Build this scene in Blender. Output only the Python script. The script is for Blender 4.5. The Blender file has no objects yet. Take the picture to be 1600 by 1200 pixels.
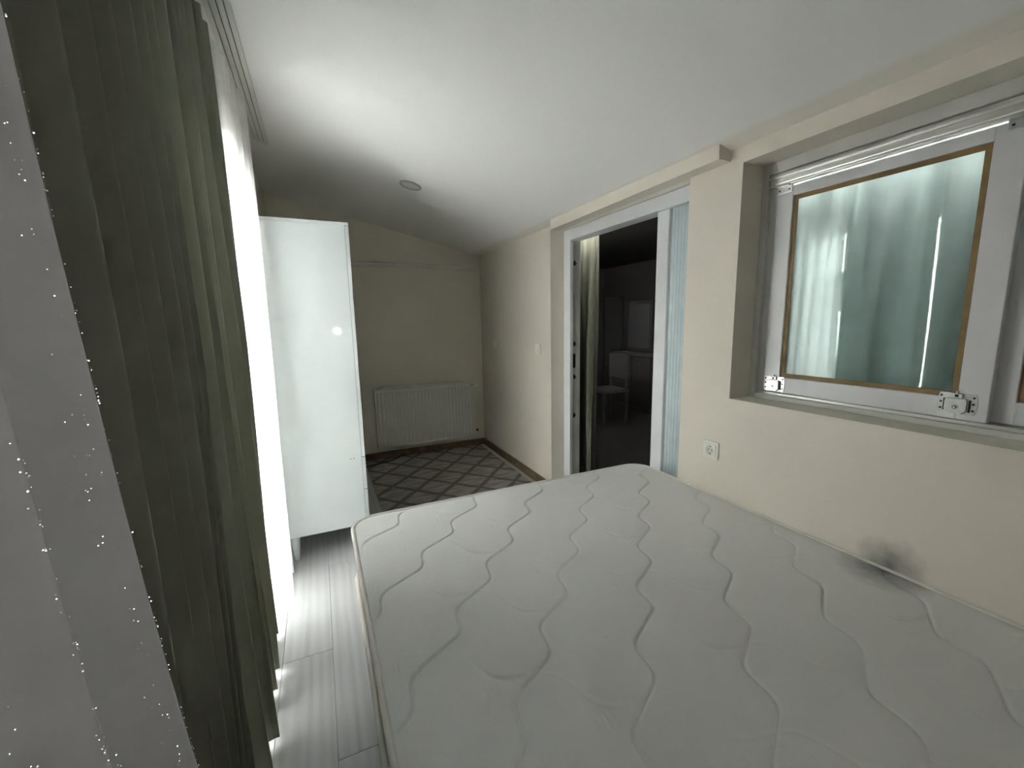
import bpy, bmesh, math, random
from mathutils import Matrix, Vector
random.seed(7)
C = bpy.context.scene.collection
sc = bpy.context.scene

# ------------------------------------------------------------------ camera
CAM_H = 1.40
F_PX = 656.11
R_ = ((0.90819, -0.41814, -0.01873), (-0.07974, -0.12891, -0.98845), (0.41089, 0.89919, -0.15042))
cd = bpy.data.cameras.new('camera'); cam = bpy.data.objects.new('camera', cd); C.objects.link(cam)
cd.sensor_fit = 'HORIZONTAL'; cd.sensor_width = 36.0; cd.lens = F_PX / 1600 * 36.0
cd.clip_start = 0.02; cd.clip_end = 200
m = Matrix.Identity(4)
for i in range(3):
    m[i][0] = R_[0][i]; m[i][1] = -R_[1][i]; m[i][2] = -R_[2][i]
m.translation = (0, 0, CAM_H)
cam.matrix_world = m
sc.camera = cam

# ------------------------------------------------------------------ light
SKY = 29.0
w = bpy.data.worlds.new('overcast_sky'); sc.world = w; w.use_nodes = True
bg = w.node_tree.nodes['Background']; bg.inputs[0].default_value = (1.0, 0.985, 0.97, 1); bg.inputs[1].default_value = SKY
pd = bpy.data.lights.new('sky_portal', 'AREA'); pd.shape = 'RECTANGLE'; pd.size = 2.2; pd.size_y = 1.56
pd.cycles.is_portal = True
po = bpy.data.objects.new('sky_portal', pd); C.objects.link(po); po.location = (-0.60, 1.9, 1.06)
po.rotation_euler = (0, math.radians(-90), 0)
# small torch light of the phone, beside the camera
td = bpy.data.lights.new('phone_torch', 'POINT'); td.energy = .9; td.shadow_soft_size = 0.028; td.color = (1, 1, 1)
to = bpy.data.objects.new('phone_torch', td); C.objects.link(to); to.location = (0.22, -0.30, 1.31)
sc.view_settings.view_transform = 'Standard'; sc.view_settings.look = 'None'
sc.view_settings.exposure = 1.9; sc.view_settings.gamma = 1.0; sc.view_settings.use_curve_mapping = False
sc.cycles.max_bounces = 14; sc.cycles.diffuse_bounces = 8; sc.cycles.transparent_max_bounces = 16
sc.cycles.sample_clamp_indirect = 10.0

# ------------------------------------------------------------------ materials
def srgb(r, g, b):
    return tuple(((c / 255) / 12.92 if c / 255 <= .04045 else ((c / 255 + .055) / 1.055) ** 2.4) for c in (r, g, b)) + (1,)

class NT:
    def __init__(s, name):
        s.m = bpy.data.materials.new(name); s.m.use_nodes = True
        s.t = s.m.node_tree; s.n = s.t.nodes; s.b = s.n['Principled BSDF']; s.out = s.n['Material Output']
    def add(s, typ, **kw):
        nd = s.n.new(typ)
        for k, v in kw.items(): setattr(nd, k, v)
        return nd
    def link(s, a, b): s.t.links.new(a, b)
    def math(s, op, a, b=None, c=None):
        nd = s.add('ShaderNodeMath', operation=op)
        for i, v in enumerate((a, b, c)):
            if v is None: continue
            if isinstance(v, (int, float)): nd.inputs[i].default_value = v
            else: s.link(v, nd.inputs[i])
        return nd.outputs[0]
    def coord(s, which='Object'):
        return s.add('ShaderNodeTexCoord').outputs[which]
    def mapping(s, vec, scale=(1, 1, 1), loc=(0, 0, 0)):
        nd = s.add('ShaderNodeMapping'); nd.inputs['Scale'].default_value = scale; nd.inputs['Location'].default_value = loc
        s.link(vec, nd.inputs['Vector']); return nd.outputs[0]
    def noise(s, vec, scale, detail=3, rough=.5):
        nd = s.add('ShaderNodeTexNoise'); nd.inputs['Scale'].default_value = scale
        nd.inputs['Detail'].default_value = detail; nd.inputs['Roughness'].default_value = rough
        s.link(vec, nd.inputs['Vector']); return nd.outputs[0]
    def ramp(s, fac, stops):
        nd = s.add('ShaderNodeValToRGB'); e = nd.color_ramp.elements
        e[0].position, e[0].color = stops[0]; e[1].position, e[1].color = stops[-1]
        for p, c in stops[1:-1]:
            x = e.new(p); x.color = c
        s.link(fac, nd.inputs[0]); return nd.outputs[0]
    def mix(s, fac, a, b):
        nd = s.add('ShaderNodeMix', data_type='RGBA')
        for sock, v in ((nd.inputs[0], fac), (nd.inputs[6], a), (nd.inputs[7], b)):
            if isinstance(v, (int, float, tuple)): sock.default_value = v
            else: s.link(v, sock)
        return nd.outputs[2]
    def bump(s, h, strength=.2, dist=.01):
        nd = s.add('ShaderNodeBump'); nd.inputs['Strength'].default_value = strength; nd.inputs['Distance'].default_value = dist
        s.link(h, nd.inputs['Height']); s.link(nd.outputs[0], s.b.inputs['Normal']); return nd.outputs[0]
    def sep(s, vec):
        nd = s.add('ShaderNodeSeparateXYZ'); s.link(vec, nd.inputs[0]); return nd.outputs

def basic(name, col, rough=.5, metal=0, var=.04, scale=8, bump=0, bscale=60, coat=0):
    t = NT(name); b = t.b
    b.inputs['Roughness'].default_value = rough; b.inputs['Metallic'].default_value = metal
    b.inputs['Coat Weight'].default_value = coat
    co = t.coord()
    n = t.noise(co, scale)
    lo = tuple(c * (1 - var) for c in col[:3]) + (1,); hi = tuple(min(1, c * (1 + var)) for c in col[:3]) + (1,)
    t.link(t.ramp(n, ((.3, lo), (.7, hi))), b.inputs['Base Color'])
    if bump: t.bump(t.noise(co, bscale, 4), bump, .002)
    return t.m

M = {}
def wall_mat(name, col, stain=None):
    t = NT(name); b = t.b; b.inputs['Roughness'].default_value = .75
    co = t.coord()
    n1 = t.noise(co, 2.5, 4); n2 = t.noise(co, 38, 3)
    lo = tuple(c * .955 for c in col[:3]) + (1,)
    base = t.ramp(n1, ((.35, lo), (.65, col)))
    if stain:
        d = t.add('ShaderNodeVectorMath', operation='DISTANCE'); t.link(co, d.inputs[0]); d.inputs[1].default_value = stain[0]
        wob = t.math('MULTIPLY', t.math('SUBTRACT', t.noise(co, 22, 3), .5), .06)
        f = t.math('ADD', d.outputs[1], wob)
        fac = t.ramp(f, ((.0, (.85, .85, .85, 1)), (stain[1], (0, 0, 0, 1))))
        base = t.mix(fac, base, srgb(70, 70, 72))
    t.link(base, b.inputs['Base Color'])
    h = t.math('ADD', t.math('MULTIPLY', n2, .6), t.math('MULTIPLY', t.noise(co, 140, 2), .4))
    t.bump(h, .22, .004)
    return t.m
CREAM = (.70, .65, .57, 1)
M['wall'] = wall_mat('cream_wall_paint', CREAM)
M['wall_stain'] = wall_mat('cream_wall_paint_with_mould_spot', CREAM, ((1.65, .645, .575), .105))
def ceil_mat():
    t = NT('white_ceiling_paint_with_cream_edge'); b = t.b; b.inputs['Roughness'].default_value = .8
    co = t.coord(); s = t.sep(co)
    f = t.math('ADD', s[0], t.math('MULTIPLY', t.math('SUBTRACT', t.noise(co, 3, 3), .5), .05))
    fac = t.ramp(f, ((.0, (0, 0, 0, 1)), (1, (1, 1, 1, 1))))
    mr = t.add('ShaderNodeMapRange'); t.link(f, mr.inputs[0]); mr.inputs[1].default_value = 1.55; mr.inputs[2].default_value = 1.585
    t.link(t.mix(mr.outputs[0], (.82, .82, .81, 1), (.77, .74, .67, 1)), b.inputs['Base Color'])
    t.bump(t.noise(co, 60, 3), .12, .003)
    return t.m
M['ceiling'] = ceil_mat()

def plank_mat():
    t = NT('light_grey_oak_laminate'); b = t.b; b.inputs['Roughness'].default_value = .38
    oi = t.add('ShaderNodeObjectInfo'); co = t.coord()
    off = t.add('ShaderNodeVectorMath', operation='ADD'); t.link(co, off.inputs[0])
    cx = t.add('ShaderNodeCombineXYZ'); rv = t.math('MULTIPLY', oi.outputs['Random'], 37.0); t.link(rv, cx.inputs[0]); t.link(rv, cx.inputs[1])
    t.link(cx.outputs[0], off.inputs[1])
    v = off.outputs[0]
    n1 = t.noise(t.mapping(v, (26, 1.1, 1)), 1.0, 6, .62)
    n2 = t.noise(t.mapping(v, (90, 3, 1)), 1.0, 3)
    wv = t.add('ShaderNodeTexWave', wave_type='RINGS', rings_direction='Y'); wv.inputs['Scale'].default_value = .9; wv.inputs['Distortion'].default_value = 5; wv.inputs['Detail'].default_value = 3
    t.link(t.mapping(v, (9, .6, 1)), wv.inputs['Vector'])
    f = t.math('ADD', t.math('ADD', t.math('MULTIPLY', n1, .62), t.math('MULTIPLY', n2, .2)), t.math('MULTIPLY', wv.outputs[1], .18))
    col = t.ramp(f, ((.28, (.325, .32, .315, 1)), (.5, (.385, .385, .385, 1)), (.74, (.43, .43, .435, 1))))
    tint = t.math('ADD', .96, t.math('MULTIPLY', oi.outputs['Random'], .07))
    hs = t.add('ShaderNodeHueSaturation'); t.link(col, hs.inputs['Color']); t.link(tint, hs.inputs['Value'])
    t.link(hs.outputs[0], b.inputs['Base Color'])
    t.bump(f, .08, .002)
    return t.m
M['plank'] = plank_mat()
M['subfloor'] = basic('dark_joint_subfloor', (.10, .10, .10, 1), .8)
M['wood'] = basic('brown_wood_baseboard', srgb(112, 92, 66), .45, var=.2, scale=14)
M['lacquer'] = basic('white_lacquered_board', (.43, .455, .455, 1), .06, var=.01)
M['gap'] = basic('dark_shadow_gap', (.05, .05, .05, 1), .8)
M['black'] = basic('black_metal', (.012, .012, .012, 1), .4)
M['pvc'] = basic('white_pvc', (.72, .73, .75, 1), .3, var=.015)
M['sashwhite'] = basic('white_painted_sash', (.60, .60, .61, 1), .33, var=.03, scale=5)
M['alu'] = basic('brushed_aluminium_track', (.62, .61, .58, 1), .32, metal=.7, var=.05)
M['framegrey'] = basic('pale_grey_window_frame', (.52, .515, .49, 1), .35, var=.04)
M['steel'] = basic('zinc_plated_steel', (.55, .555, .54, 1), .32, metal=1, var=.12, scale=40)
M['darkslot'] = basic('dark_slot', (.02, .02, .02, 1), .7)
M['tape'] = basic('brown_glazing_tape', srgb(122, 98, 56), .6, var=.15, scale=18)
M['radiator'] = basic('white_enamel_radiator', (.66, .64, .60, 1), .35, var=.02)
M['plastic'] = basic('white_socket_plastic', (.78, .77, .72, 1), .3, var=.01)
M['plasticgrey'] = basic('shaded_socket_well_plastic', (.62, .60, .55, 1), .4, var=.02)
M['rail'] = basic('white_curtain_rail_plastic', (.66, .65, .62, 1), .4, var=.02)
M['beige'] = basic('beige_mattress_border', (.60, .54, .44, 1), .85, var=.12, scale=40, bump=.3, bscale=160)
M['basefab'] = basic('dark_brown_bed_base_fabric', (.10, .085, .07, 1), .9, var=.1, bump=.3, bscale=200)
M['piping'] = basic('off_white_piping_tape', (.66, .64, .60, 1), .7, var=.05, bump=.3, bscale=300)
M['diffuser'] = basic('unlit_downlight_diffuser', (.60, .60, .59, 1), .35, var=.01)
M['rim'] = basic('grey_downlight_rim', (.40, .40, .39, 1), .35, var=.02)
M['darkwood'] = basic('dark_furniture', (.03, .027, .025, 1), .5)
M['concrete'] = basic('balcony_concrete', (.42, .42, .41, 1), .8, var=.1)
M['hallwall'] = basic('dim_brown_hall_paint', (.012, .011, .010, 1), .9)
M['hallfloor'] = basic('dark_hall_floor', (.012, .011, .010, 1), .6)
M['cable'] = basic('black_cable_rubber', (.015, .015, .015, 1), .5)

def knit_mat():
    t = NT('white_knitted_mattress_ticking'); b = t.b; b.inputs['Roughness'].default_value = .72
    b.inputs['Sheen Weight'].default_value = .12
    co = t.coord(); s = t.sep(co)
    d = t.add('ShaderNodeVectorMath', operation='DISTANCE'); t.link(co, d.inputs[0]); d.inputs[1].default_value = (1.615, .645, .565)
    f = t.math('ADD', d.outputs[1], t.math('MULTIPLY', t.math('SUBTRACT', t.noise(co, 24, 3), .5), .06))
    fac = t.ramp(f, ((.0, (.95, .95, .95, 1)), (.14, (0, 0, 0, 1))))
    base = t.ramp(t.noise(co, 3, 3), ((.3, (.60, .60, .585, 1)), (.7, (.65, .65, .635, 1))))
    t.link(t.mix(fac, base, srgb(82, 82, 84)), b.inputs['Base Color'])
    rib = t.math('SINE', t.math('MULTIPLY', t.math('ADD', s[0], t.math('MULTIPLY', t.noise(co, 30, 2), .006)), 2 * math.pi / .006))
    h = t.math('ADD', t.math('MULTIPLY', rib, .35), t.noise(co, 260, 2))
    t.bump(h, .13, .0022)
    return t.m
M['knit'] = knit_mat()

def rug_mat():
    t = NT('grey_rug_with_dark_diamond_lattice'); b = t.b; b.inputs['Roughness'].default_value = .95
    co = t.coord(); s = t.sep(co)
    wob = t.math('MULTIPLY', t.math('SUBTRACT', t.noise(co, 9, 3), .5), .10)
    X = t.math('DIVIDE', t.math('SUBTRACT', s[0], .81), .33); Y = t.math('DIVIDE', t.math('SUBTRACT', s[1], 3.55), .355)
    def tri(v):
        return t.math('ABSOLUTE', t.math('SUBTRACT', t.math('FRACT', t.math('ADD', v, .5)), .5))
    a = tri(t.math('ADD', t.math('ADD', X, Y), wob)); bb = tri(t.math('ADD', t.math('SUBTRACT', X, Y), wob))
    d = t.math('MINIMUM', a, bb)
    fac = t.ramp(d, ((.02, (1, 1, 1, 1)), (.13, (0, 0, 0, 1))))
    brush = t.noise(t.mapping(co, (6, 22, 1)), 1.0, 4)
    base = t.ramp(brush, ((.3, srgb(122, 116, 110)), (.7, srgb(170, 162, 154))))
    t.link(t.mix(t.math('MULTIPLY', fac, .85), base, srgb(80, 75, 70)), b.inputs['Base Color'])
    t.bump(t.noise(co, 400, 2), .5, .004)
    return t.m
M['rug'] = rug_mat()

def cloth(name, col, transl, transp, gl=0, weave=700, tcol=None):
    t = NT(name); t.n.remove(t.b)
    d = t.add('ShaderNodeBsdfDiffuse'); tr = t.add('ShaderNodeBsdfTranslucent')
    co = t.coord()
    c = t.ramp(t.noise(co, 18, 3), ((.3, tuple(x * .92 for x in col[:3]) + (1,)), (.7, col)))
    t.link(c, d.inputs[0])
    if tcol: tr.inputs[0].default_value = tcol
    else: t.link(c, tr.inputs[0])
    bp = t.add('ShaderNodeBump'); bp.inputs['Strength'].default_value = .25; bp.inputs['Distance'].default_value = .001
    t.link(t.noise(co, weave, 2), bp.inputs['Height']); t.link(bp.outputs[0], d.inputs['Normal'])
    mx = t.add('ShaderNodeMixShader'); mx.inputs[0].default_value = transl; t.link(d.outputs[0], mx.inputs[1]); t.link(tr.outputs[0], mx.inputs[2])
    last = mx.outputs[0]
    if transp:
        tp = t.add('ShaderNodeBsdfTransparent'); m2 = t.add('ShaderNodeMixShader')
        st = t.noise(t.mapping(co, (1, 60, 1)), 1, 3)
        m2.inputs[0].default_value = transp
        t.link(last, m2.inputs[1]); t.link(tp.outputs[0], m2.inputs[2]); last = m2.outputs[0]
    t.link(last, t.out.inputs[0])
    return t.m
M['green'] = cloth('dark_olive_curtain_fabric', (.235, .235, .19, 1), .02, 0, tcol=(.12, .125, .09, 1))
M['sheer'] = cloth('white_sheer_voile', (.88, .89, .90, 1), .66, .04)
M['sheernear'] = cloth('greyish_white_sheer_voile', (.74, .74, .75, 1), .3, .06)
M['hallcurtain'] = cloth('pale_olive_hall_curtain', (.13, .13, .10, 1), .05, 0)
M['paleteal'] = cloth('pale_grey_green_pane_fill', (.62, .66, .65, 1), .1, 0)
M['glitter'] = basic('silver_glitter', (.95, .95, .97, 1), .25, metal=1, var=.01)

def glassmat(name, tint, refl, rough=.02, trans=(1, 1, 1, 1)):
    t = NT(name); t.n.remove(t.b)
    g = t.add('ShaderNodeBsdfGlossy'); g.inputs[0].default_value = tint; g.inputs['Roughness'].default_value = rough
    tp = t.add('ShaderNodeBsdfTransparent'); tp.inputs[0].default_value = trans
    fr = t.add('ShaderNodeFresnel'); fr.inputs[0].default_value = 1.5
    f = t.math('MINIMUM', 1.0, t.math('ADD', fr.outputs[0], refl))
    mx = t.add('ShaderNodeMixShader'); t.link(f, mx.inputs[0]); t.link(tp.outputs[0], mx.inputs[1]); t.link(g.outputs[0], mx.inputs[2])
    t.link(mx.outputs[0], t.out.inputs[0])
    return t.m
M['mirrorglass'] = glassmat('blue_green_reflective_glass', (.72, .78, .77, 1), .0, .012, (.87, .93, .92, 1))
M['clear'] = glassmat('clear_window_glass', (1, 1, 1, 1), 0.0, .0, (.95, .97, .96, 1))
def reeded():
    t = NT('pale_blue_reeded_glass'); b = t.b
    b.inputs['Base Color'].default_value = srgb(186, 208, 210); b.inputs['Roughness'].default_value = .25
    b.inputs['Transmission Weight'].default_value = .15
    co = t.coord(); t.link(t.ramp(t.noise(co, 9, 2), ((.3, srgb(190, 206, 210)), (.7, srgb(202, 216, 219)))), b.inputs['Base Color'])
    return t.m
M['reeded'] = reeded()

# ------------------------------------------------------------------ mesh helpers
def link_obj(name, me, mat, parent=None):
    o = bpy.data.objects.new(name, me); C.objects.link(o)
    mats = mat if isinstance(mat, (list, tuple)) else [mat]
    if len(me.materials) == 0:
        for x in mats: me.materials.append(M[x] if isinstance(x, str) else x)
    if parent is not None: o.parent = parent
    return o
def tag(o, label=None, cat=None, group=None, kind=None):
    if label: o['label'] = label
    if cat: o['category'] = cat
    if group: o['group'] = group
    if kind: o['kind'] = kind
    return o
def empty(name, loc=(0, 0, 0)):
    o = bpy.data.objects.new(name, None); C.objects.link(o); o.location = loc; o.empty_display_size = .1
    return o

class MB:
    def __init__(s, org=(0, 0, 0)): s.bm = bmesh.new(); s.org = Vector(org); s.mi = 0
    def box(s, x0, x1, y0, y1, z0, z1, bev=0, seg=2):
        r = bmesh.ops.create_cube(s.bm, size=1); vs = r['verts']
        for v in vs:
            v.co = Vector(((x0 + x1) / 2 + v.co.x * (x1 - x0), (y0 + y1) / 2 + v.co.y * (y1 - y0), (z0 + z1) / 2 + v.co.z * (z1 - z0)))
        fs = set(f for v in vs for f in v.link_faces)
        for f in fs: f.material_index = s.mi
        if bev:
            es = list(set(e for v in vs for e in v.link_edges))
            r = bmesh.ops.bevel(s.bm, geom=es, offset=bev, segments=seg, affect='EDGES', profile=.5)
            for f in r['faces']: f.material_index = s.mi
        return s
    def cyl(s, p0, p1, r0, r1=None, n=16, caps=True):
        r1 = r0 if r1 is None else r1
        p0, p1 = Vector(p0), Vector(p1); d = p1 - p0
        r = bmesh.ops.create_cone(s.bm, cap_ends=caps, segments=n, radius1=r0, radius2=r1, depth=d.length)
        mt = Matrix.Translation((p0 + p1) / 2) @ d.to_track_quat('Z', 'Y').to_matrix().to_4x4()
        bmesh.ops.transform(s.bm, matrix=mt, verts=r['verts'])
        for f in set(f for v in r['verts'] for f in v.link_faces): f.material_index = s.mi
        return s
    def tube(s, pts, r, n=8, closed=False):
        pts = [Vector(p) for p in pts]; rings = []
        N = len(pts)
        for i, p in enumerate(pts):
            a = pts[(i - 1) % N] if (closed or i) else p; b_ = pts[(i + 1) % N] if (closed or i < N - 1) else p
            d = (b_ - a).normalized()
            up = Vector((0, 0, 1)) if abs(d.z) < .95 else Vector((1, 0, 0))
            u = d.cross(up).normalized(); v = u.cross(d)
            rings.append([s.bm.verts.new(p + u * (r * math.cos(2 * math.pi * k / n)) + v * (r * math.sin(2 * math.pi * k / n))) for k in range(n)])
        for i in range(N if closed else N - 1):
            A, B = rings[i], rings[(i + 1) % N]
            for k in range(n):
                f = s.bm.faces.new((A[k], A[(k + 1) % n], B[(k + 1) % n], B[k])); f.material_index = s.mi; f.smooth = True
        if not closed:
            for R in (rings[0][::-1], rings[-1]):
                f = s.bm.faces.new(R); f.material_index = s.mi
        return s
    def prism(s, poly, axis, a, b_):
        """extrude a 2-D polygon along an axis (0=x,1=y,2=z) from a to b"""
        def P(q, t):
            c = list(q); c.insert(axis, t); return Vector(c)
        A = [s.bm.verts.new(P(q, a)) for q in poly]; B = [s.bm.verts.new(P(q, b_)) for q in poly]
        n = len(poly); fs = [s.bm.faces.new(A[::-1]), s.bm.faces.new(B)]
        for k in range(n): fs.append(s.bm.faces.new((A[k], A[(k + 1) % n], B[(k + 1) % n], B[k])))
        for f in fs: f.material_index = s.mi
        return s
    def build(s, name, mat, parent=None, smooth=False):
        bmesh.ops.recalc_face_normals(s.bm, faces=s.bm.faces[:])
        # things sit at their own origin: vertices are stored relative to the root's location
        org = s.org
        if parent is not None:
            p = parent; org = Vector((0, 0, 0))
            while p is not None: org = org + p.location; p = p.parent
        for v in s.bm.verts: v.co -= org
        me = bpy.data.meshes.new(name); s.bm.to_mesh(me); s.bm.free()
        if smooth:
            for f in me.polygons: f.use_smooth = True
        o = link_obj(name, me, mat, parent)
        if parent is None: o.location = s.org
        return o

def struct(name, mb, mat, label, parent=None):
    o = mb.build(name, mat, parent)
    if parent is None: tag(o, label, name.split('_')[0], kind='structure')
    return o

# ------------------------------------------------------------------ room dimensions
XL, XR, YB, YF = -.335, 1.65, 4.40, -1.30
XO = 1.87                                   # back face of the right wall
def zc(x): return 2.09 + (XR - x) * .23     # sloped ceiling
WY0, WY1, WZ0, WZ1 = -.30, 1.275, 1.035, 2.025   # window opening in the right wall
DY0, DY1 = 1.55, 2.864                           # door opening in the right wall
GY0, GY1, GZ1 = 1.15, 2.47, 2.12                 # glazed balcony opening in the left wall

# floor: sub-floor with one object per laminate plank
fl = MB().box(XL - .2, XO, YF - .1, YB + .1, -.06, -.009)
floor = struct('floor', fl, 'subfloor', 'light grey oak laminate floor of the bedroom')
PW, PL = .193, 1.215
cache = {}
def plank(w_, l_):
    k = (round(w_, 4), round(l_, 4))
    if k not in cache:
        mb = MB(); mb.box(-w_ / 2, w_ / 2, -l_ / 2, l_ / 2, -.008, 0, .0007, 1)
        me = bpy.data.meshes.new('plank'); mb.bm.to_mesh(me); mb.bm.free(); me.materials.append(M['plank']); cache[k] = me
    return cache[k]
x = XL - .1; r = 0
while x < XR + .1:
    x1 = min(x + PW, XR + .12)
    y = YF - ((r * .43) % 1) * PL
    while y < YB:
        a, b_ = max(y, YF), min(y + PL, YB)
        if b_ - a > .03:
            o = bpy.data.objects.new('plank', plank(x1 - x - .0012, b_ - a - .0012)); C.objects.link(o)
            o.parent = floor; o.location = ((x + x1) / 2, (a + b_) / 2, 0)
        y += PL
    x += PW; r += 1

# right wall
wr = MB()
for (a, b_, z0, z1) in ((YF, WY0, 0, 2.16), (WY0, WY1, 0, WZ0), (WY0, WY1, WZ1, 2.16), (WY1, DY0, 0, 2.16), (DY1, YB, 0, 2.16)):
    wr.box(XR, XO, a, b_, z0, z1)
wr.box(1.765, XO, DY0, DY1, 2.062, 2.16)
bmesh.ops.remove_doubles(wr.bm, verts=wr.bm.verts[:], dist=1e-5)
struct('wall_right', wr, 'wall_stain', 'cream plastered wall with the sliding window and the doorway')
# back wall
struct('wall_back', MB().box(XL - .2, XO, YB, YB + .15, 0, 2.75), 'wall', 'cream wall at the far end behind the radiator')
# left wall
wl = MB()
for (a, b_, z0, z1) in ((YF, GY0, 0, 2.7), (GY0, GY1, GZ1, 2.7), (GY1, YB, 0, 2.7)):
    wl.box(XL - .2, XL, a, b_, z0, z1)
struct('wall_left', wl, 'wall', 'cream wall behind the curtains and wardrobe')
struct('wall_front', MB().box(XL - .2, XO, YF - .15, YF, 0, 2.75), 'wall', 'cream wall behind the viewer')
# ceiling
struct('ceiling', MB().prism([(XL - .2, zc(XL - .2)), (XO, zc(XO)), (XO, zc(XO) + .1), (XL - .2, zc(XL - .2) + .1)], 1, YF - .1, YB + .1), 'ceiling', 'white sloping attic ceiling with cream lower edge')
# baseboards
def base_prof(): return [(0, 0), (.016, 0), (.016, .055), (.008, .07), (0, .07)]
struct('baseboard_back', MB().prism([(YB - u, z) for u, z in base_prof()], 0, XL, XR), 'wood', 'brown wooden baseboard under the radiator')
struct('baseboard_right', MB().prism([(XR - u, z) for u, z in base_prof()], 1, DY1 + .002, YB - .017), 'wood', 'brown wooden baseboard beside the grey rug')
# pelmet box above the door
pm = MB()
def pel(y): return [(1.58, y, 2.048), (1.66, y, 2.046), (1.66, y, zc(1.66) + .03), (1.578, y, zc(1.578) + .03)]
A = [pm.bm.verts.new(p) for p in pel(1.335)]; B = [pm.bm.verts.new(p) for p in [(p[0], p[1], p[2] - .012) for p in pel(2.74)]]
pm.bm.faces.new(A); pm.bm.faces.new(B[::-1])
for k in range(4): pm.bm.faces.new((A[k], B[k], B[(k + 1) % 4], A[(k + 1) % 4]))
struct('trim_1', pm, 'wall', 'cream boxed ledge along the ceiling above the doorway')
# conduit on the back wall
cdm = MB()
prof = [(YB, 1.945), (YB - .030, 1.948), (YB - .042, 1.956), (YB - .045, 1.966), (YB - .042, 1.976), (YB - .030, 1.985), (YB, 1.988)]
cdm.prism(prof, 0, -.20, 1.628)
struct('trim_2', cdm, 'rail', 'thin cream conduit running across the back wall above the radiator')

# ------------------------------------------------------------------ window in the right wall
win = empty('window_1', (1.78, .5, WZ0)); tag(win, 'pale sliding interior window with blue-green reflective panes and steel roller brackets', 'window', kind='structure')
FX0, FX1 = 1.775, 1.868
fr = MB()
fr.box(FX0, FX1, WY1 - .028, WY1, WZ0, WZ1, .002).build('frame_jamb', 'framegrey', win)
MB().box(FX0 + .018, FX1, WY1 - .058, WY1 - .028, WZ0 + .02, WZ1 - .04, .003).build('frame_jamb', 'framegrey', win)
MB().box(FX0, FX1, WY0, WY0 + .05, WZ0, WZ1, .002).build('frame_jamb', 'framegrey', win)
MB().box(FX0, FX1, WY0 + .05, WY1 - .028, WZ1 - .045, WZ1, .003).build('frame_head', 'framegrey', win)
tk = MB(); tk.box(FX0 + .004, FX0 + .05, WY0 + .05, WY1 - .03, WZ1 - .096, WZ1 - .046, .008, 3)
tk.box(FX0 - .004, FX0 + .012, WY0 + .05, WY1 - .03, WZ1 - .070, WZ1 - .058, .003)
tk.box(FX0 + .0, FX0 + .01, WY0 + .05, WY1 - .03, WZ1 - .102, WZ1 - .094, .002)
tk.build('top_track', 'alu', win)
MB().box(FX0, FX1, WY0 + .05, WY1 - .028, WZ0, WZ0 + .020, .003).build('frame_sill', 'framegrey', win)
bt = MB(); bt.box(FX0 + .016, FX0 + .023, WY0 + .05, WY1 - .03, WZ0 + .02, WZ0 + .031, .002); bt.box(FX0 + .038, FX0 + .046, WY0 + .05, WY1 - .03, WZ0 + .02, WZ0 + .028, .002)
bt.box(FX0 + .066, FX0 + .072, WY0 + .05, WY1 - .03, WZ0 + .02, WZ0 + .031, .002)
bt.build('bottom_track', 'alu', win)
def sash(x0, x1, y0, y1, z0, z1, gy0, gy1, gz0, gz1, name='sash'):
    s = MB()
    s.box(x0, x1, y0, gy0, z0, z1, .003); s.box(x0, x1, gy1, y1, z0, z1, .003)
    s.box(x0, x1, gy0 - .001, gy1 + .001, z0, gz0, .003); s.box(x0, x1, gy0 - .001, gy1 + .001, gz1, z1, .003)
    o = s.build(name, 'sashwhite', win)
    xm = x0 + .010
    MB().box(xm, xm + .005, gy0 - .003, gy1 + .003, gz0 - .003, gz1 + .003).build('pane', 'mirrorglass', o)
    tp = MB(); e = .017; xa, xb = xm - .0025, xm
    tp.box(xa, xb, gy0, gy0 + e, gz0, gz1); tp.box(xa, xb, gy1 - e, gy1, gz0, gz1)
    tp.box(xa, xb, gy0 + e, gy1 - e, gz0, gz0 + e); tp.box(xa, xb, gy0 + e, gy1 - e, gz1 - e, gz1)
    tp.build('glazing_tape', 'tape', o)
    return o
S1 = sash(1.790, 1.816, .520, 1.219, 1.068, 1.917, .590, 1.148, 1.136, 1.877)
S2 = sash(1.826, 1.850, -.245, .545, 1.068, 1.917, -.18, .477, 1.136, 1.877)
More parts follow.
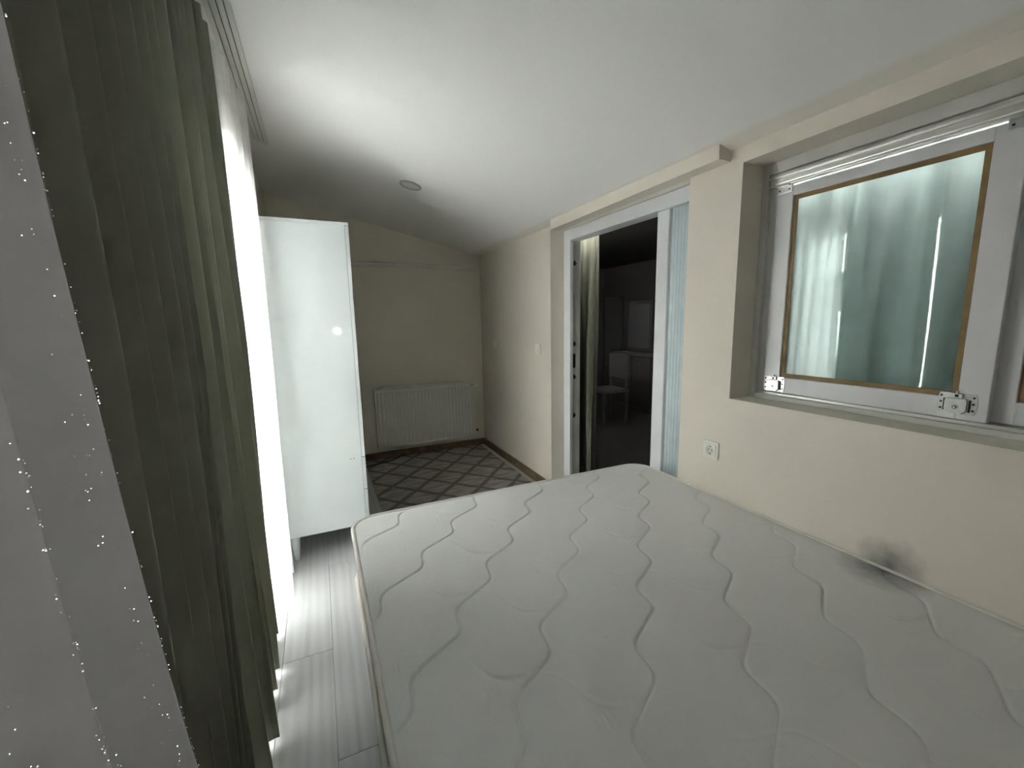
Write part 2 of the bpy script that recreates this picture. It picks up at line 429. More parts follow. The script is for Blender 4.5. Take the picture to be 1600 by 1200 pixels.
def roller_bracket(yc, zc0, flip=1):
    """zinc roller carriage screwed to the lower sash corner, on the sash face x=1.79"""
    b = MB(); xf = 1.790
    b.mi = 0
    # back plate with curved wings
    pl = []
    for k in range(9): a = -math.pi / 2 * .62 + math.pi * .62 * k / 8; pl.append((yc + .040 + .014 * math.cos(a) - .008, zc0 + .032 * math.sin(a) / .83))
    for k in range(9): a = math.pi - math.pi / 2 * .62 + math.pi * .62 * k / 8; pl.append((yc - .040 + .014 * math.cos(a) + .008, zc0 + .032 * math.sin(a) / .83))
    b.prism([(y_, z_) for y_, z_ in pl], 0, xf - .003, xf)
    # raised roller housing with chamfered foot
    hs = [(yc - .022, zc0 + .016), (yc + .022, zc0 + .016), (yc + .025, zc0 + .010), (yc + .025, zc0 - .020), (yc + .014, zc0 - .030), (yc - .014, zc0 - .030), (yc - .025, zc0 - .020), (yc - .025, zc0 + .010)]
    b.prism(hs, 0, xf - .014, xf - .003)
    b.box(xf - .010, xf - .003, yc - .012, yc + .012, zc0 + .018, zc0 + .032, .0015)
    b.cyl((xf - .016, yc, zc0 - .010), (xf - .014, yc, zc0 - .010), .0085, n=20)
    b.mi = 1
    b.cyl((xf - .0175, yc, zc0 - .010), (xf - .0155, yc, zc0 - .010), .0055, n=16)
    b.box(xf - .0112, xf - .0098, yc - .004, yc + .004, zc0 + .021, zc0 + .029)
    for s_ in (-1, 1):
        for dz in (.022, .002, -.018): b.cyl((xf - .0045, yc + s_ * .037, zc0 + dz), (xf - .0028, yc + s_ * .037, zc0 + dz), .0032, n=8)
        b.box(xf - .0042, xf - .0028, yc + s_ * .029 - .0025, yc + s_ * .029 + .0025, zc0 - .024, zc0 + .014)
    b.mi = 0
    b.cyl((xf - .019, yc, zc0 - .010), (xf - .0172, yc, zc0 - .010), .0035, n=12)
    b.box(xf - .012, xf - .004, yc - .003, yc + .003, zc0 + .032, zc0 + .040, .001)
    o = b.build('roller_bracket', ['steel', 'darkslot'], S1); tag(o, 'zinc plated roller bracket')
roller_bracket(1.168, 1.105); roller_bracket(.588, 1.118)
def top_guide(y0, y1):
    b = MB(); xf = 1.790
    b.box(xf - .006, xf, y0, y1, 1.892, 1.926, .003)
    b.box(xf - .020, xf - .006, y0 + .006, y1 - .006, 1.918, 1.926, .001)
    b.mi = 1
    for yy in (y0 + .012, y1 - .012): b.cyl((xf - .0075, yy, 1.905), (xf - .0055, yy, 1.905), .0035, n=8)
    tag(b.build('top_guide', ['steel', 'darkslot'], S1), 'dull steel guide bracket')
top_guide(1.150, 1.213); top_guide(.505, .565)
# ------------------------------------------------------------------ doorway in the right wall
door = empty('door_1', (1.80, 2.2, 0)); tag(door, 'white framed sliding door standing open onto the dark room', 'door', kind='structure')
JX0, JX1 = 1.767, 1.868
MB().box(JX0, JX1, DY0, DY1, 1.982, 2.06, .004).build('frame_head', 'pvc', door)
MB().box(JX0, JX0 + .03, 2.775, DY1, 0, 1.982, .004).build('frame_jamb', 'pvc', door)
jt = MB().box(JX0 + .03, JX1, 2.785, DY1, 0, 1.982, .002).build('track_jamb', 'framegrey', door)
for z0, z1, x0 in ((1.80, 1.835, 1.805), (1.19, 1.225, 1.805), (.93, .965, 1.805), (.62, .655, 1.805)):
    MB().box(x0, x0 + .016, 2.781, 2.786, z0, z1, .001).box(x0 + .016, x0 + .026, 2.781, 2.786, z0 + .012, z0 + .02).build('lock_keep', 'darkslot', jt)
MB().box(1.800, 1.822, 2.780, 2.786, 1.02, 1.13, .001).build('strike_plate', 'black', jt)
MB().box(JX0, JX1, DY0, DY0 + .05, 0, 1.982, .003).build('frame_jamb', 'pvc', door)
lf = empty('sliding_leaf', (0, 0, 0)); lf.parent = door
MB().box(1.780, 1.815, 1.805, 1.893, .02, 1.980, .004).build('stile', 'pvc', lf)
MB().box(1.785, 1.815, 1.60, 1.805, .02, .12, .004).build('bottom_rail', 'pvc', lf)
rg = MB(); y = 1.602
yy = []; N = 46
zz0, zz1 = .12, 1.982
pts = []
for i in range(N + 1):
    t_ = i / N; pts.append((1.800 - .0035 * abs(math.sin(t_ * math.pi * 9)), 1.602 + t_ * .203))
rg.prism([(1.808, 1.602)] + pts[0:] + [(1.808, 1.805)], 2, zz0, zz1)
tag(rg.build('reeded_glass', 'reeded', lf), 'pale blue reeded glass panel')
# ------------------------------------------------------------------ balcony glazing in the left wall
g = empty('window_2', (XL - .12, 1.9, 0)); tag(g, 'white framed balcony window behind the curtains', 'window', kind='structure')
gx0, gx1 = XL - .17, XL - .10
MB().box(gx0, gx1, GY0, GY1, GZ1 - .06, GZ1, .004).build('frame_head', 'pvc', g)
MB().box(gx0, gx1, GY0, GY1, 0, .06, .004).build('frame_sill', 'pvc', g)
ys = [GY0, GY0 + .71, GY1 - .055]
for yy in ys: MB().box(gx0, gx1, yy, yy + .055, .06, GZ1 - .06, .004).build('frame_post', 'pvc', g)
for a, b_ in ((ys[0] + .055, ys[1]), (ys[1] + .055, ys[2])):
    MB().box(gx0 + .03, gx0 + .036, a - .004, b_ + .004, .056, GZ1 - .056).build('pane', 'clear', g)
struct('floor_balcony', MB().box(-1.75, XL - .2, .2, 4.2, -.14, -.02), 'concrete', 'grey concrete balcony floor outside')
rl = empty('balcony_railing', (-1.65, 2.2, -.02)); tag(rl, 'white metal balcony railing outside the window', 'railing')
for zz in (.30, .62, .94): MB().cyl((-1.65, .25, zz), (-1.65, 4.15, zz), .014, n=10).build('rail', 'pvc', rl)
MB().box(-1.68, -1.62, .22, 4.18, 1.02, 1.06, .01).build('handrail', 'pvc', rl)
for k in range(5): MB().box(-1.67, -1.63, .25 + k * .96, .29 + k * .96, -.02, 1.02, .004).build('post', 'pvc', rl)
struct('ground', MB().box(-60, -1.9, -40, 40, -6.2, -6.0), 'concrete', 'grey street ground far below the balcony')

nb = empty('neighbour_building', (-13, 2, -6)); tag(nb, 'grey apartment building across the street outside the window', 'building')
MB().box(-17, -13, -16, 20, -6, 4.2).build('wall', 'concrete', nb)
MB().box(-17.3, -12.7, -16.3, 20.3, 4.2, 4.4).build('roof_edge', 'framegrey', nb)
for k in range(9):
    for z0 in (-4.4, -1.5, 1.4):
        f_ = MB().box(-13.02, -12.94, -14 + k * 3.7, -12.4 + k * 3.7, z0, z0 + 1.5).build('window', 'pvc', nb)
        MB().box(-12.94, -12.93, -13.92 + k * 3.7, -12.48 + k * 3.7, z0 + .08, z0 + 1.42).build('pane', 'darkslot', f_)

# ------------------------------------------------------------------ ceiling curtain rail
cr = empty('curtain_rail', (-.225, 1.2, zc(-.225))); tag(cr, 'white triple-track curtain rail screwed to the ceiling', 'curtain rail')
def rail_strip(x0, x1, drop, name, mat, y0=-.6, y1=3.15):
    mb = MB(); mb.prism([(x0, zc(x0) + .002), (x1, zc(x1) + .002), (x1, zc(x1) - drop), (x0, zc(x0) - drop)], 1, y0, y1); return mb.build(name, mat, cr)
rail_strip(-.272, -.186, .004, 'base_plate', 'darkslot', -.6, 3.148)
for x0, x1 in ((-.275, -.256), (-.252, -.231), (-.227, -.207), (-.203, -.184)): rail_strip(x0, x1, .014, 'track', 'rail')
for xx in (-.240, -.196): MB().cyl((xx, 3.150, zc(xx) - .008), (xx, 3.162, zc(xx) - .008), .009, n=12).build('end_stop', 'plastic', cr)

# ------------------------------------------------------------------ curtains
def curtain(name, mat, spec, label, cat='curtain', group=None, nu=260, nv=36):
    """spec: dict(y0t,y1t,y0b,y1b, x, amp, folds, ztop, zbot, seed)"""
    rnd = random.Random(spec['seed'])
    nf = spec['folds']
    # uneven fold widths
    wd = [rnd.uniform(.7, 1.35) for _ in range(nf)]; tot = sum(wd); cum = [0]
    for q in wd: cum.append(cum[-1] + q / tot)
    am = [rnd.uniform(.72, 1.15) for _ in range(nf + 1)]
    ph2 = rnd.uniform(0, 6); vs = []; fs = []
    for j in range(nv + 1):
        t = j / nv
        for i in range(nu + 1):
            u = i / nu
            k = 0
            while k < nf - 1 and u > cum[k + 1]: k += 1
            loc = (u - cum[k]) / (cum[k + 1] - cum[k])
            s_ = math.sin(2 * math.pi * loc - math.pi / 2)
            s_ = math.copysign(abs(s_) ** .8, s_)
            A = spec['amp'] * (am[k] * (1 - loc) + am[k + 1] * loc) * (.55 + .45 * min(1, t * 2.2)) * (1 + .15 * t)
            sway = .010 * math.sin(3.1 * t + ph2 + 7 * u) + .006 * math.sin(9 * u + 5 * t)
            y0 = spec['y0t'] + (spec['y0b'] - spec['y0t']) * t ** spec.get('p', 1.3); y1 = spec['y1t'] + (spec['y1b'] - spec['y1t']) * t ** spec.get('p', 1.3)
            y = y0 + (y1 - y0) * u + .012 * math.sin(2 * math.pi * loc) * (.5 + t) + .006 * math.sin(4 * t + 11 * u + ph2)
            x = spec['x'] + (spec.get('xb', spec['x']) - spec['x']) * t + spec.get('dxu', 0) * u + A * s_ + sway * (.3 + t)
            x = max(x, XL + .004)
            z = spec['ztop'] + (spec['zbot'] - spec['ztop']) * t + (0.004 * math.sin(20 * u) if j == nv else 0)
            vs.append((x, y, z))
    W = nu + 1
    for j in range(nv):
        for i in range(nu): fs.append((j * W + i, j * W + i + 1, (j + 1) * W + i + 1, (j + 1) * W + i))
    org = Vector((spec['x'], (spec['y0t'] + spec['y1t']) / 2, spec['zbot']))
    me = bpy.data.meshes.new(name); me.from_pydata([tuple(Vector(v) - org) for v in vs], [], fs)
    for f in me.polygons: f.use_smooth = True
    o = link_obj(name, me, mat); o.location = org
    tag(o, label, cat, group)
    return o, vs
ZT = 2.455
curtain('blackout_curtain', 'green', dict(y0t=.58, y1t=1.50, y0b=.62, y1b=1.492, x=-.290, amp=.040, folds=9, ztop=ZT + .03, zbot=.025, seed=3),
        'dark olive blackout curtain panel hanging next to the grey glittery sheer', 'curtain', 'olive blackout curtains')
curtain('blackout_curtain', 'green', dict(y0t=1.500, y1t=2.06, y0b=1.512, y1b=2.05, x=-.295, amp=.034, folds=5, ztop=ZT + .03, zbot=.025, seed=11),
        'dark olive blackout curtain panel hanging next to the bright white sheer', 'curtain', 'olive blackout curtains', nu=180)
curtain('sheer_curtain', 'sheer', dict(y0t=2.045, y1t=2.56, y0b=2.045, y1b=2.56, x=-.270, dxu=.034, amp=.020, folds=6, ztop=ZT + .01, zbot=.012, seed=5),
        'bright backlit white sheer curtain beside the wardrobe', 'curtain', 'white sheer curtains', nu=200)
ns, nvs = curtain('sheer_curtain', 'sheernear', dict(y0t=-.45, y1t=.489, y0b=-.45, y1b=.869, x=-.208, amp=.022, folds=9, ztop=ZT, zbot=.012, seed=21, p=2.0),
        'grey white sheer curtain with glitter stripes in the foreground', 'curtain', 'white sheer curtains', nu=260)
# glitter flakes in vertical stripes on the near sheer
gv = []; gf = []
rnd = random.Random(4); W = 261; org = ns.location
for st in (150, 162, 174, 186, 197, 206, 215, 224, 232, 240, 247):
    for q in range(330):
        j = rnd.randint(2, 35)
        if rnd.random() > .35 + .65 * math.sin(j * .9 + st) ** 2: continue
        i = min(259, max(1, st + rnd.randint(-1, 1)))
        a = Vector(nvs[j * W + i]); b_ = Vector(nvs[(j - 1) * W + i]); c = Vector(nvs[j * W + i + 1])
        p = a + (b_ - a) * rnd.random() + (c - a) * rnd.random()
        n = ((Vector((0, 0, CAM_H)) - p).normalized() + (Vector(to.location) - p).normalized()).normalized()
        n = (n + Vector((rnd.uniform(-.12, .12), rnd.uniform(-.12, .12), rnd.uniform(-.12, .12)))).normalized()
        u = n.orthogonal().normalized(); v = n.cross(u); s_ = rnd.uniform(.0003, .0008)
        p = p + Vector((.0015, 0, 0)) - org
        k = len(gv)
        gv += [tuple(p + u * s_), tuple(p + v * s_), tuple(p - u * s_), tuple(p - v * s_)]; gf.append((k, k + 1, k + 2, k + 3))
me = bpy.data.meshes.new('glitter'); me.from_pydata(gv, [], gf)
go = link_obj('glitter', me, 'glitter', ns); go['kind'] = 'stuff'

# ------------------------------------------------------------------ wardrobe
WX0, WX1, WYa, WYb, WZa, WZb = -.262, .205, 2.636, 3.54, .155, 1.962
wd = empty('wardrobe', ((WX0 + WX1) / 2, (WYa + WYb) / 2, 0)); tag(wd, 'tall white lacquered wardrobe on tapered legs beside the sheer curtain', 'wardrobe')
MB().box(WX0, WX1 - .021, WYa, WYa + .018, WZa, WZb - .018, .0008).build('side_panel', 'lacquer', wd)
MB().box(WX0, WX1 - .021, WYb - .018, WYb, WZa, WZb - .018, .0008).build('side_panel', 'lacquer', wd)
MB().box(WX0, WX1, WYa, WYb, WZb - .018, WZb, .0008).build('top_panel', 'lacquer', wd)
MB().box(WX0, WX1 - .021, WYa + .018, WYb - .018, WZa, WZa + .018).build('bottom_panel', 'lacquer', wd)
MB().box(WX0 + .002, WX0 + .008, WYa + .018, WYb - .018, WZa + .018, WZb - .018).build('back_panel', 'lacquer', wd)
MB().box(WX1 - .0235, WX1 - .0195, WYa + .001, WYb - .001, WZa + .001, WZb - .019).build('shadow_gap', 'gap', wd)
ym = (WYa + WYb) / 2
for a, b_, hy in ((WYa, ym - .0015, ym - .05), (ym + .0015, WYb, ym + .05)):
    d = MB().box(WX1 - .0195, WX1, a, b_, .592, WZb - .020, .0008).build('door', 'lacquer', wd)
    MB().box(WX1 + .018, WX1 + .028, hy - .006, hy + .006, 1.00, 1.22, .003).box(WX1, WX1 + .02, hy - .005, hy + .005, 1.02, 1.03).box(WX1, WX1 + .02, hy - .005, hy + .005, 1.19, 1.20).build('handle', 'black', d)
for z0, z1 in ((.385, .588), (.158, .381)):
    d = MB().box(WX1 - .0195, WX1, WYa, WYb, z0, z1, .0008).build('drawer', 'lacquer', wd)
    zm = z1 - .045
    MB().box(WX1 + .014, WX1 + .022, WYa + .28, WYb - .28, zm - .006, zm + .006, .003).box(WX1, WX1 + .016, WYa + .30, WYa + .31, zm - .005, zm + .005).box(WX1, WX1 + .016, WYb - .31, WYb - .30, zm - .005, zm + .005).build('handle', 'black', d)
for lx in (WX0 + .045, WX1 - .06):
    for ly in (WYa + .042, WYb - .042): MB().cyl((lx, ly, 0), (lx, ly, WZa), .017, .028, n=20).build('leg', 'lacquer', wd, True)
for yy in (.122, .140): MB().cyl((yy, WYa - .0006, .587), (yy, WYa + .001, .587), .003, n=10).build('screw_hole', 'darkslot', wd)

# ------------------------------------------------------------------ radiator
RX0, RX1, RY0, RY1, RZ0, RZ1 = .462, 1.512, YB - .125, YB - .045, .138, .735
rd = empty('panel_radiator', ((RX0 + RX1) / 2, YB - .085, RZ0)); tag(rd, 'white ribbed panel radiator hung on the back wall', 'radiator')
rp = MB(); n = 28; poly = [(RX0 + .014, RY0 + .016)]
for k in range(n):
    xa = RX0 + .014 + (RX1 - RX0 - .028) * k / n; ww = (RX1 - RX0 - .028) / n
    poly += [(xa + ww * .15, RY0 + .007), (xa + ww * .32, RY0), (xa + ww * .68, RY0), (xa + ww * .85, RY0 + .007)]
poly += [(RX1 - .014, RY0 + .007), (RX1 - .014, RY0 + .016)]
rp.prism(poly, 2, RZ0 + .03, RZ1 - .03)
rp.build('ribbed_panel', 'radiator', rd)
MB().box(RX0, RX1, RY0 + .003, RY0 + .018, RZ1 - .032, RZ1, .004).build('panel_border', 'radiator', rd)
MB().box(RX0, RX1, RY0 + .003, RY0 + .018, RZ0, RZ0 + .032, .004).build('panel_border', 'radiator', rd)
MB().box(RX0, RX0 + .016, RY0 + .003, RY0 + .018, RZ0 + .03, RZ1 - .03, .003).build('panel_border', 'radiator', rd)
MB().box(RX1 - .016, RX1, RY0 + .003, RY0 + .018, RZ0 + .03, RZ1 - .03, .003).build('panel_border', 'radiator', rd)
MB().box(RX0, RX0 + .004, RY0 + .015, RY1, RZ0 + .01, RZ1 - .004, .001).build('side_cover', 'radiator', rd)
MB().box(RX1 - .004, RX1, RY0 + .015, RY1, RZ0 + .01, RZ1 - .004, .001).build('side_cover', 'radiator', rd)
MB().box(RX0 + .03, RX1 - .03, RY1 - .012, RY1, RZ0 + .02, RZ1 - .02, .003).build('rear_panel', 'radiator', rd)
tg = MB(); tg.box(RX0 + .055, RX1 - .11, RY0 + .03, RY0 + .040, RZ1 - .01, RZ1 + .018, .002); tg.box(RX0 + .055, RX1 - .11, RY1 - .012, RY1 + .004, RZ1 - .01, RZ1 + .018, .002)
k = 0
while RX0 + .06 + k * .022 < RX1 - .12:
    xx = RX0 + .06 + k * .022; tg.box(xx, xx + .006, RY0 + .038, RY1 - .01, RZ1 + .002, RZ1 + .014); k += 1
tg.build('top_grille', 'radiator', rd)
for xx in (RX0 + .18, RX1 - .18): MB().box(xx, xx + .03, RY1 - .004, YB - .003, RZ0 + .08, RZ1 - .06).build('wall_bracket', 'radiator', rd)
v = MB().cyl((RX1 - .006, RY0 + .05, RZ1 - .04), (RX1 + .018, RY0 + .05, RZ1 - .04), .010, n=12).cyl((RX1 + .014, RY0 + .05, RZ1 - .04), (RX1 + .046, RY0 + .05, RZ1 - .04), .019, n=16)
v.build('thermostat_valve', 'plastic', rd)
MB().tube([(RX1 - .004, RY0 + .05, RZ0 + .06), (RX1 + .03, RY0 + .05, RZ0 + .06), (RX1 + .036, RY0 + .055, RZ0 + .05), (RX1 + .036, YB - .03, RZ0 + .04), (RX1 + .036, YB - .004, RZ0 + .04)], .009).build('return_pipe', 'black', rd)
MB().box(RX1 - .055, RX1 - .02, RY0 + .001, RY0 + .004, RZ1 - .022, RZ1 - .016).build('badge', 'gap', rd)

# ------------------------------------------------------------------ rug
rg = MB(); rg.box(.335, 1.585, 2.35, 4.365, 0.0005, .009, .003)
rug = rg.build('rug', 'rug'); tag(rug, 'grey rug with dark diamond lattice in front of the radiator', 'rug')
MB().tube([(.21, 4.10, .016), (.30, 4.13, .016), (.40, 4.18, .016), (.50, 4.21, .016), (.60, 4.26, .016), (.68, 4.33, .016), (.72, 4.36, .03)], .006).build('power_cable', 'cable').__setitem__('label', 'black cable lying on the rug between wardrobe and radiator')
bpy.data.objects['power_cable']['category'] = 'cable'

# ------------------------------------------------------------------ ceiling downlight
lx, ly = .653, 3.03; sl = math.atan(.23)
dl = empty('ceiling_downlight', (lx, ly, zc(lx))); tag(dl, 'small round unlit downlight set in the ceiling', 'ceiling light')
mb = MB()
for (r0, r1, z0, z1) in ((.075, .073, .002, -.006), (.073, .058, -.006, -.008), (.058, .056, -.008, -.004)):
    A = [mb.bm.verts.new((r0 * math.cos(a * math.pi / 24), r0 * math.sin(a * math.pi / 24), z0)) for a in range(48)]
    B = [mb.bm.verts.new((r1 * math.cos(a * math.pi / 24), r1 * math.sin(a * math.pi / 24), z1)) for a in range(48)]
    for k in range(48): mb.bm.faces.new((A[k], A[(k + 1) % 48], B[(k + 1) % 48], B[k]))
for v in mb.bm.verts: v.co += dl.location
mb.build('rim', 'rim', dl)
mb = MB().cyl((lx, ly, zc(lx) + .001), (lx, ly, zc(lx) - .005), .0575, n=48); mb.build('diffuser', 'diffuser', dl)
dl.rotation_euler = (0, sl, 0)

# ------------------------------------------------------------------ wall socket and switches
def socket(yc, zc_):
    t = empty('wall_socket', (XR, yc, zc_)); tag(t, 'white square earthed wall socket between window and doorway', 'socket')
    MB().box(XR - .009, XR, yc - .042, yc + .042, zc_ - .042, zc_ + .042, .004).build('cover_plate', 'plastic', t)
    ins = MB().box(XR - .0125, XR - .008, yc - .030, yc + .030, zc_ - .030, zc_ + .030, .002)
    bmesh.ops.delete(ins.bm, geom=[f for f in ins.bm.faces if f.calc_center_median().x < XR - .0124 and f.calc_area() > .001], context='FACES_ONLY')
    io = ins.build('insert', 'plastic', t)
    # face ring with a round recess
    rn = MB(); n = 40; xs = XR - .0125
    sq = []
    for k in range(n):
        a = 2 * math.pi * k / n; c, s_ = math.cos(a), math.sin(a); q = .0285 / max(abs(c), abs(s_)); sq.append((c * q, s_ * q))
    O = [rn.bm.verts.new((xs, yc + p[0], zc_ + p[1])) for p in sq]
    I = [rn.bm.verts.new((xs, yc + .0205 * math.cos(2 * math.pi * k / n), zc_ + .0205 * math.sin(2 * math.pi * k / n))) for k in range(n)]
    D = [rn.bm.verts.new((XR - .0006, yc + .0200 * math.cos(2 * math.pi * k / n), zc_ + .0200 * math.sin(2 * math.pi * k / n))) for k in range(n)]
    for k in range(n):
        k2 = (k + 1) % n
        rn.bm.faces.new((O[k], O[k2], I[k2], I[k])); rn.bm.faces.new((I[k], I[k2], D[k2], D[k]))
    rn.build('face_ring', 'plastic', io)
    wl_ = MB().cyl((XR - .0103, yc, zc_), (XR - .0093, yc, zc_), .0203, n=32); wl_.build('well_floor', 'plasticgrey', io)
    for s_ in (-1, 1):
        MB().cyl((XR - .0112, yc + s_ * .0095, zc_), (XR - .0100, yc + s_ * .0095, zc_), .0028, n=10).build('pin_hole', 'darkslot', io)
        MB().box(XR - .0122, XR - .0100, yc - .003, yc + .003, zc_ + s_ * .0175 - .002, zc_ + s_ * .0175 + .002).build('earth_clip', 'darkslot', io)
socket(1.352, .777)
def switch(yc, zc_, label):
    t = empty('light_switch', (XR, yc, zc_)); tag(t, label, 'switch', 'white wall switches')
    MB().box(XR - .008, XR, yc - .042, yc + .042, zc_ - .042, zc_ + .042, .003).build('cover_plate', 'plastic', t)
    r = MB(); r.prism([(XR - .008, zc_ - .030), (XR - .0145, zc_ - .030), (XR - .0095, zc_ + .030), (XR - .008, zc_ + .030)], 1, yc - .030, yc + .030)
    r.build('rocker', 'plastic', t)
switch(3.075, 1.160, 'white wall switch close to the doorway')
switch(3.985, 1.160, 'white wall switch close to the back corner')

# ------------------------------------------------------------------ bed: base and mattress
BX0, BX1, BY0, BY1, BZ0, BZ1 = .070, 1.638, -.17, 1.835, .330, .572
bb = empty('bed_base', (.85, .83, 0)); tag(bb, 'dark fabric bed base hidden under the white mattress', 'bed base')
MB().box(BX0 + .02, BX1 - .012, BY0 + .02, BY1 - .03, .08, BZ0, .02, 3).build('upholstered_box', 'basefab', bb)
for lx in (BX0 + .10, BX1 - .10):
    for ly in (BY0 + .10, BY1 - .12): MB().cyl((lx, ly, 0), (lx, ly, .085), .022, .03, n=14).build('leg', 'black', bb, True)
mt = empty('mattress', ((BX0 + BX1) / 2, (BY0 + BY1) / 2, BZ0)); tag(mt, 'bare white quilted mattress with wavy stitching against the right wall', 'mattress')
RC = .10
def rr_outline(inset=0, n=14):
    x0, x1, y0, y1, r = BX0 + inset, BX1 - inset, BY0 + inset, BY1 - inset, max(.01, RC - inset)
    P = []
    for cx, cy, a0 in ((x1 - r, y1 - r, 0), (x0 + r, y1 - r, 90), (x0 + r, y0 + r, 180), (x1 - r, y0 + r, 270)):
        for k in range(n + 1):
            a = math.radians(a0 + 90 * k / n); P.append((cx + r * math.cos(a), cy + r * math.sin(a)))
    # densify straight runs
    Q = []
    for i, p in enumerate(P):
        q = P[(i + 1) % len(P)]; L = math.hypot(q[0] - p[0], q[1] - p[1]); m_ = max(1, int(L / .05))
        for k in range(m_): Q.append((p[0] + (q[0] - p[0]) * k / m_, p[1] + (q[1] - p[1]) * k / m_))
    return Q
AQ = math.radians(42); SA, CA = math.sin(AQ), math.cos(AQ); PER = .247
def gauss(d, s): return math.exp(-(d / s) ** 2) if abs(d) < 3 * s else 0.0
def quilt(x, y):
    u = x * SA + y * CA; v = x * CA - y * SA
    # main serpentine seams
    w1 = .021 * math.cos(2 * math.pi * (u - 1.155) / PER) + .004 * math.sin(4 * math.pi * (u - 1.155) / PER)
    d = (v - .025 - w1) / .25; d = (d - round(d)) * .25
    g1 = gauss(d, .0034)
    # cushion between the seams
    puff = math.cos(math.pi * d / .25) * .0
    # fainter cross arcs that leave the seams at every turn
    k = (u - 1.085 - .024 * math.sin(2 * math.pi * (v - .025) / .25 + .6)) / PER
    e = (k - round(k)) * PER
    f = (v - .025) / .25; f = f - math.floor(f)
    st = max(0.0, math.sin(math.pi * min(1, f / .9))) if f < .9 else 0
    st = .25 + .75 * max(0.0, math.cos(2 * math.pi * (f - .72))) if f > .1 else .25
    g2 = gauss(e, .0045) * st * (.55 + .45 * math.sin(1.7 * u * 3 + 2.3 * v * 4))
    # small triple stroke motif
    h = 0
    a = (u - 1.02) / PER; a = (a - round(a)) * PER; b = (v + .055) / .25; b = (b - round(b)) * .25
    if abs(a) < .03 and abs(b) < .03:
        for q in (-.013, 0, .013):
            h += gauss(a * .6 + b * .8 - q, .0028) * (1 if abs(a * .8 - b * .6) < .018 else 0)
    low = .0018 * math.sin(3.3 * x + 1) * math.sin(2.7 * y + .5)
    soft = gauss(d, .03)
    return low - .0056 * g1 - .0012 * soft - .0055 * max(0, g2) - .0018 * h
st_ = .0040
nx, ny = int((BX1 - BX0) / st_), int((BY1 - .25) / st_)
GY = .25   # fine quilting from here to the far edge, coarser behind the viewer
ysl = [BY0 + (GY - BY0) * k / 30 for k in range(30)] + [GY + (BY1 - GY) * k / ny for k in range(ny + 1)]
xsl = [BX0 + (BX1 - BX0) * k / nx for k in range(nx + 1)]
vs = []; fs = []; mo = mt.location
for y in ysl:
    for x in xsl:
        # keep the plan inside the rounded outline
        cx = min(max(x, BX0 + RC), BX1 - RC); cy = min(max(y, BY0 + RC), BY1 - RC)
        dx, dy = x - cx, y - cy; px, py = x, y
        if dx and dy:
            L = math.hypot(dx, dy); mm = max(abs(dx), abs(dy)); px = cx + dx / L * mm; py = cy + dy / L * mm; ed = RC - mm
        else: ed = min(x - BX0, BX1 - x, y - BY0, BY1 - y)
        tt = min(1, max(0, ed / .075)); drop = .012 * (1 - math.sqrt(1 - (1 - tt) ** 2))
        fade = min(1, ed / .04)
        vs.append((px - mo.x, py - mo.y, BZ1 - drop + quilt(px, py) * fade - mo.z))
Wn = nx + 1
for j in range(len(ysl) - 1):
    for i in range(nx): fs.append((j * Wn + i, j * Wn + i + 1, (j + 1) * Wn + i + 1, (j + 1) * Wn + i))
me = bpy.data.meshes.new('quilted_top'); me.from_pydata(vs, [], fs)
for f in me.polygons: f.use_smooth = True
qt = link_obj('quilted_top', me, 'knit', mt)
# knit material works in world coordinates of the bed
qt.location = (0, 0, 0)
for v_ in me.vertices: v_.co += mo
qt.location = -mo
sd = MB(); rings = []
for z, ins in ((BZ1 - .013, .004), (BZ1 - .05, -.004), ((BZ0 + BZ1) / 2, -.010), (BZ0 + .03, -.006), (BZ0 + .006, .004), (BZ0, .02)):
    rings.append([sd.bm.verts.new((p[0], p[1], z)) for p in rr_outline(0)])
    for vv, p in zip(rings[-1], rr_outline(0)):
        c = Vector(((BX0 + BX1) / 2, (BY0 + BY1) / 2, z)); d = (Vector((p[0], p[1], z)) - c)
        vv.co = Vector((p[0] - math.copysign(ins, d.x) * (abs(d.x) > .7), p[1] - math.copysign(ins, d.y) * (abs(d.y) > .9), z))
for a, b_ in zip(rings, rings[1:]):
    for k in range(len(a)): sd.bm.faces.new((a[k], a[(k + 1) % len(a)], b_[(k + 1) % len(a)], b_[k]))
sd.bm.faces.new(rings[-1])
sd.build('side_border', 'beige', mt, True)
for z in (BZ1 - .010, BZ0 + .012):
    MB().tube([(p[0], p[1], z) for p in rr_outline(-.003)], .0085, 8, True).build('piping', 'piping', mt)

# ------------------------------------------------------------------ the dark room beyond the doorway
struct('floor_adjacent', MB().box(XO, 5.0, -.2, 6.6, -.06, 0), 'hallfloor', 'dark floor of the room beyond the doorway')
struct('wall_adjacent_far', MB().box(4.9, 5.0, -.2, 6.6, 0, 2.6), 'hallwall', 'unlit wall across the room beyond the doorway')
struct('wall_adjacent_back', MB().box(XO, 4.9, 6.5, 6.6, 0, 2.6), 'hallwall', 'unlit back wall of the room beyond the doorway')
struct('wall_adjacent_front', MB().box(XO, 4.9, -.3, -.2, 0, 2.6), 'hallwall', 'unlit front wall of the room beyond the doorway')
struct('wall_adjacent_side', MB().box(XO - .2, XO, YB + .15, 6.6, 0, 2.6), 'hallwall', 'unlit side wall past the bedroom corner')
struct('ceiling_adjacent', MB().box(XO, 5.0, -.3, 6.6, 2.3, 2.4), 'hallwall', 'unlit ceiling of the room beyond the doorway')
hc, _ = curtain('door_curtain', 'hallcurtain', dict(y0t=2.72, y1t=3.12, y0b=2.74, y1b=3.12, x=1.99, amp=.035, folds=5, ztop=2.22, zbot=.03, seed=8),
        'pale olive curtain hanging just inside the dark doorway', 'curtain', nu=160)
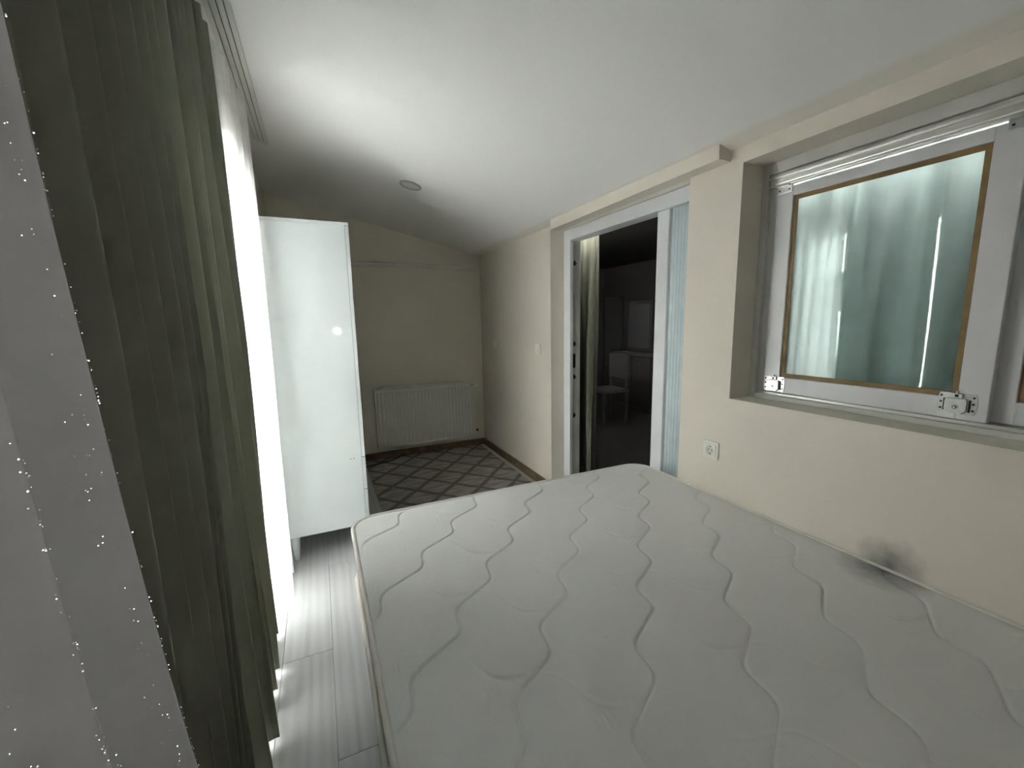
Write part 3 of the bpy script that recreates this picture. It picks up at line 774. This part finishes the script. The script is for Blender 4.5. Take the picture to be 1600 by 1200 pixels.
# tall dark wall panel, cabinet with an appliance, chair
tp = empty('wall_mirror', (4.88, 6.1, .65)); tag(tp, 'tall black panel on the far wall seen through the doorway', 'panel')
MB().box(4.87, 4.9, 5.95, 6.45, .55, 1.78, .004).build('frame', 'black', tp); MB().box(4.862, 4.872, 5.98, 6.42, .58, 1.75).build('panel', 'darkslot', tp)
cb = empty('kitchen_cabinet', (4.6, 4.95, 0)); tag(cb, 'dim grey low cabinet seen through the doorway', 'cabinet')
MB().box(4.3, 4.88, 4.6, 5.4, .08, .84, .004).build('body', 'hallwall', cb); MB().box(4.27, 4.89, 4.58, 5.42, .84, .88, .004).build('worktop', 'darkwood', cb)
for a in (4.61, 5.01): 
    d = MB().box(4.282, 4.3, a, a + .38, .10, .82, .003).build('door', 'hallwall', cb); MB().box(4.262, 4.282, a + .17, a + .21, .70, .715).build('handle', 'black', d)
MB().box(4.34, 4.86, 4.64, 5.36, 0, .08).build('plinth', 'black', cb)
mw = empty('tall_black_appliance', (4.6, 5.0, .88)); tag(mw, 'black boxy appliance standing on the dim cabinet', 'appliance')
MB().box(4.40, 4.86, 4.72, 5.24, .88, 1.66, .01).build('body', 'black', mw); MB().box(4.39, 4.402, 4.76, 5.20, .95, 1.60, .003).build('front_panel', 'darkslot', mw)
ch = empty('dining_chair', (3.5, 4.55, 0)); tag(ch, 'dark chair in the unlit room beyond the doorway', 'chair')
MB().box(3.3, 3.7, 4.35, 4.75, .43, .47, .01).build('seat', 'darkwood', ch)
MB().box(3.66, 3.70, 4.36, 4.74, .60, .92, .01).build('backrest', 'darkwood', ch)
for lx, ly, h in ((3.32, 4.38, .43), (3.32, 4.72, .43), (3.68, 4.38, .92), (3.68, 4.72, .92)): MB().box(lx - .015, lx + .015, ly - .015, ly + .015, 0, h).build('leg', 'darkwood', ch)

curtain('added_pane_curtain', 'paleteal', dict(y0t=-.5, y1t=1.46, y0b=-.5, y1b=1.46, x=1.945, amp=.030, folds=11, ztop=2.2, zbot=.55, seed=14),  # added behind the glass to lift the pane tone; reflection alone is too dark
        'pale grey-green curtain added behind the sliding interior window to lift its pane tone', 'curtain', nu=260)
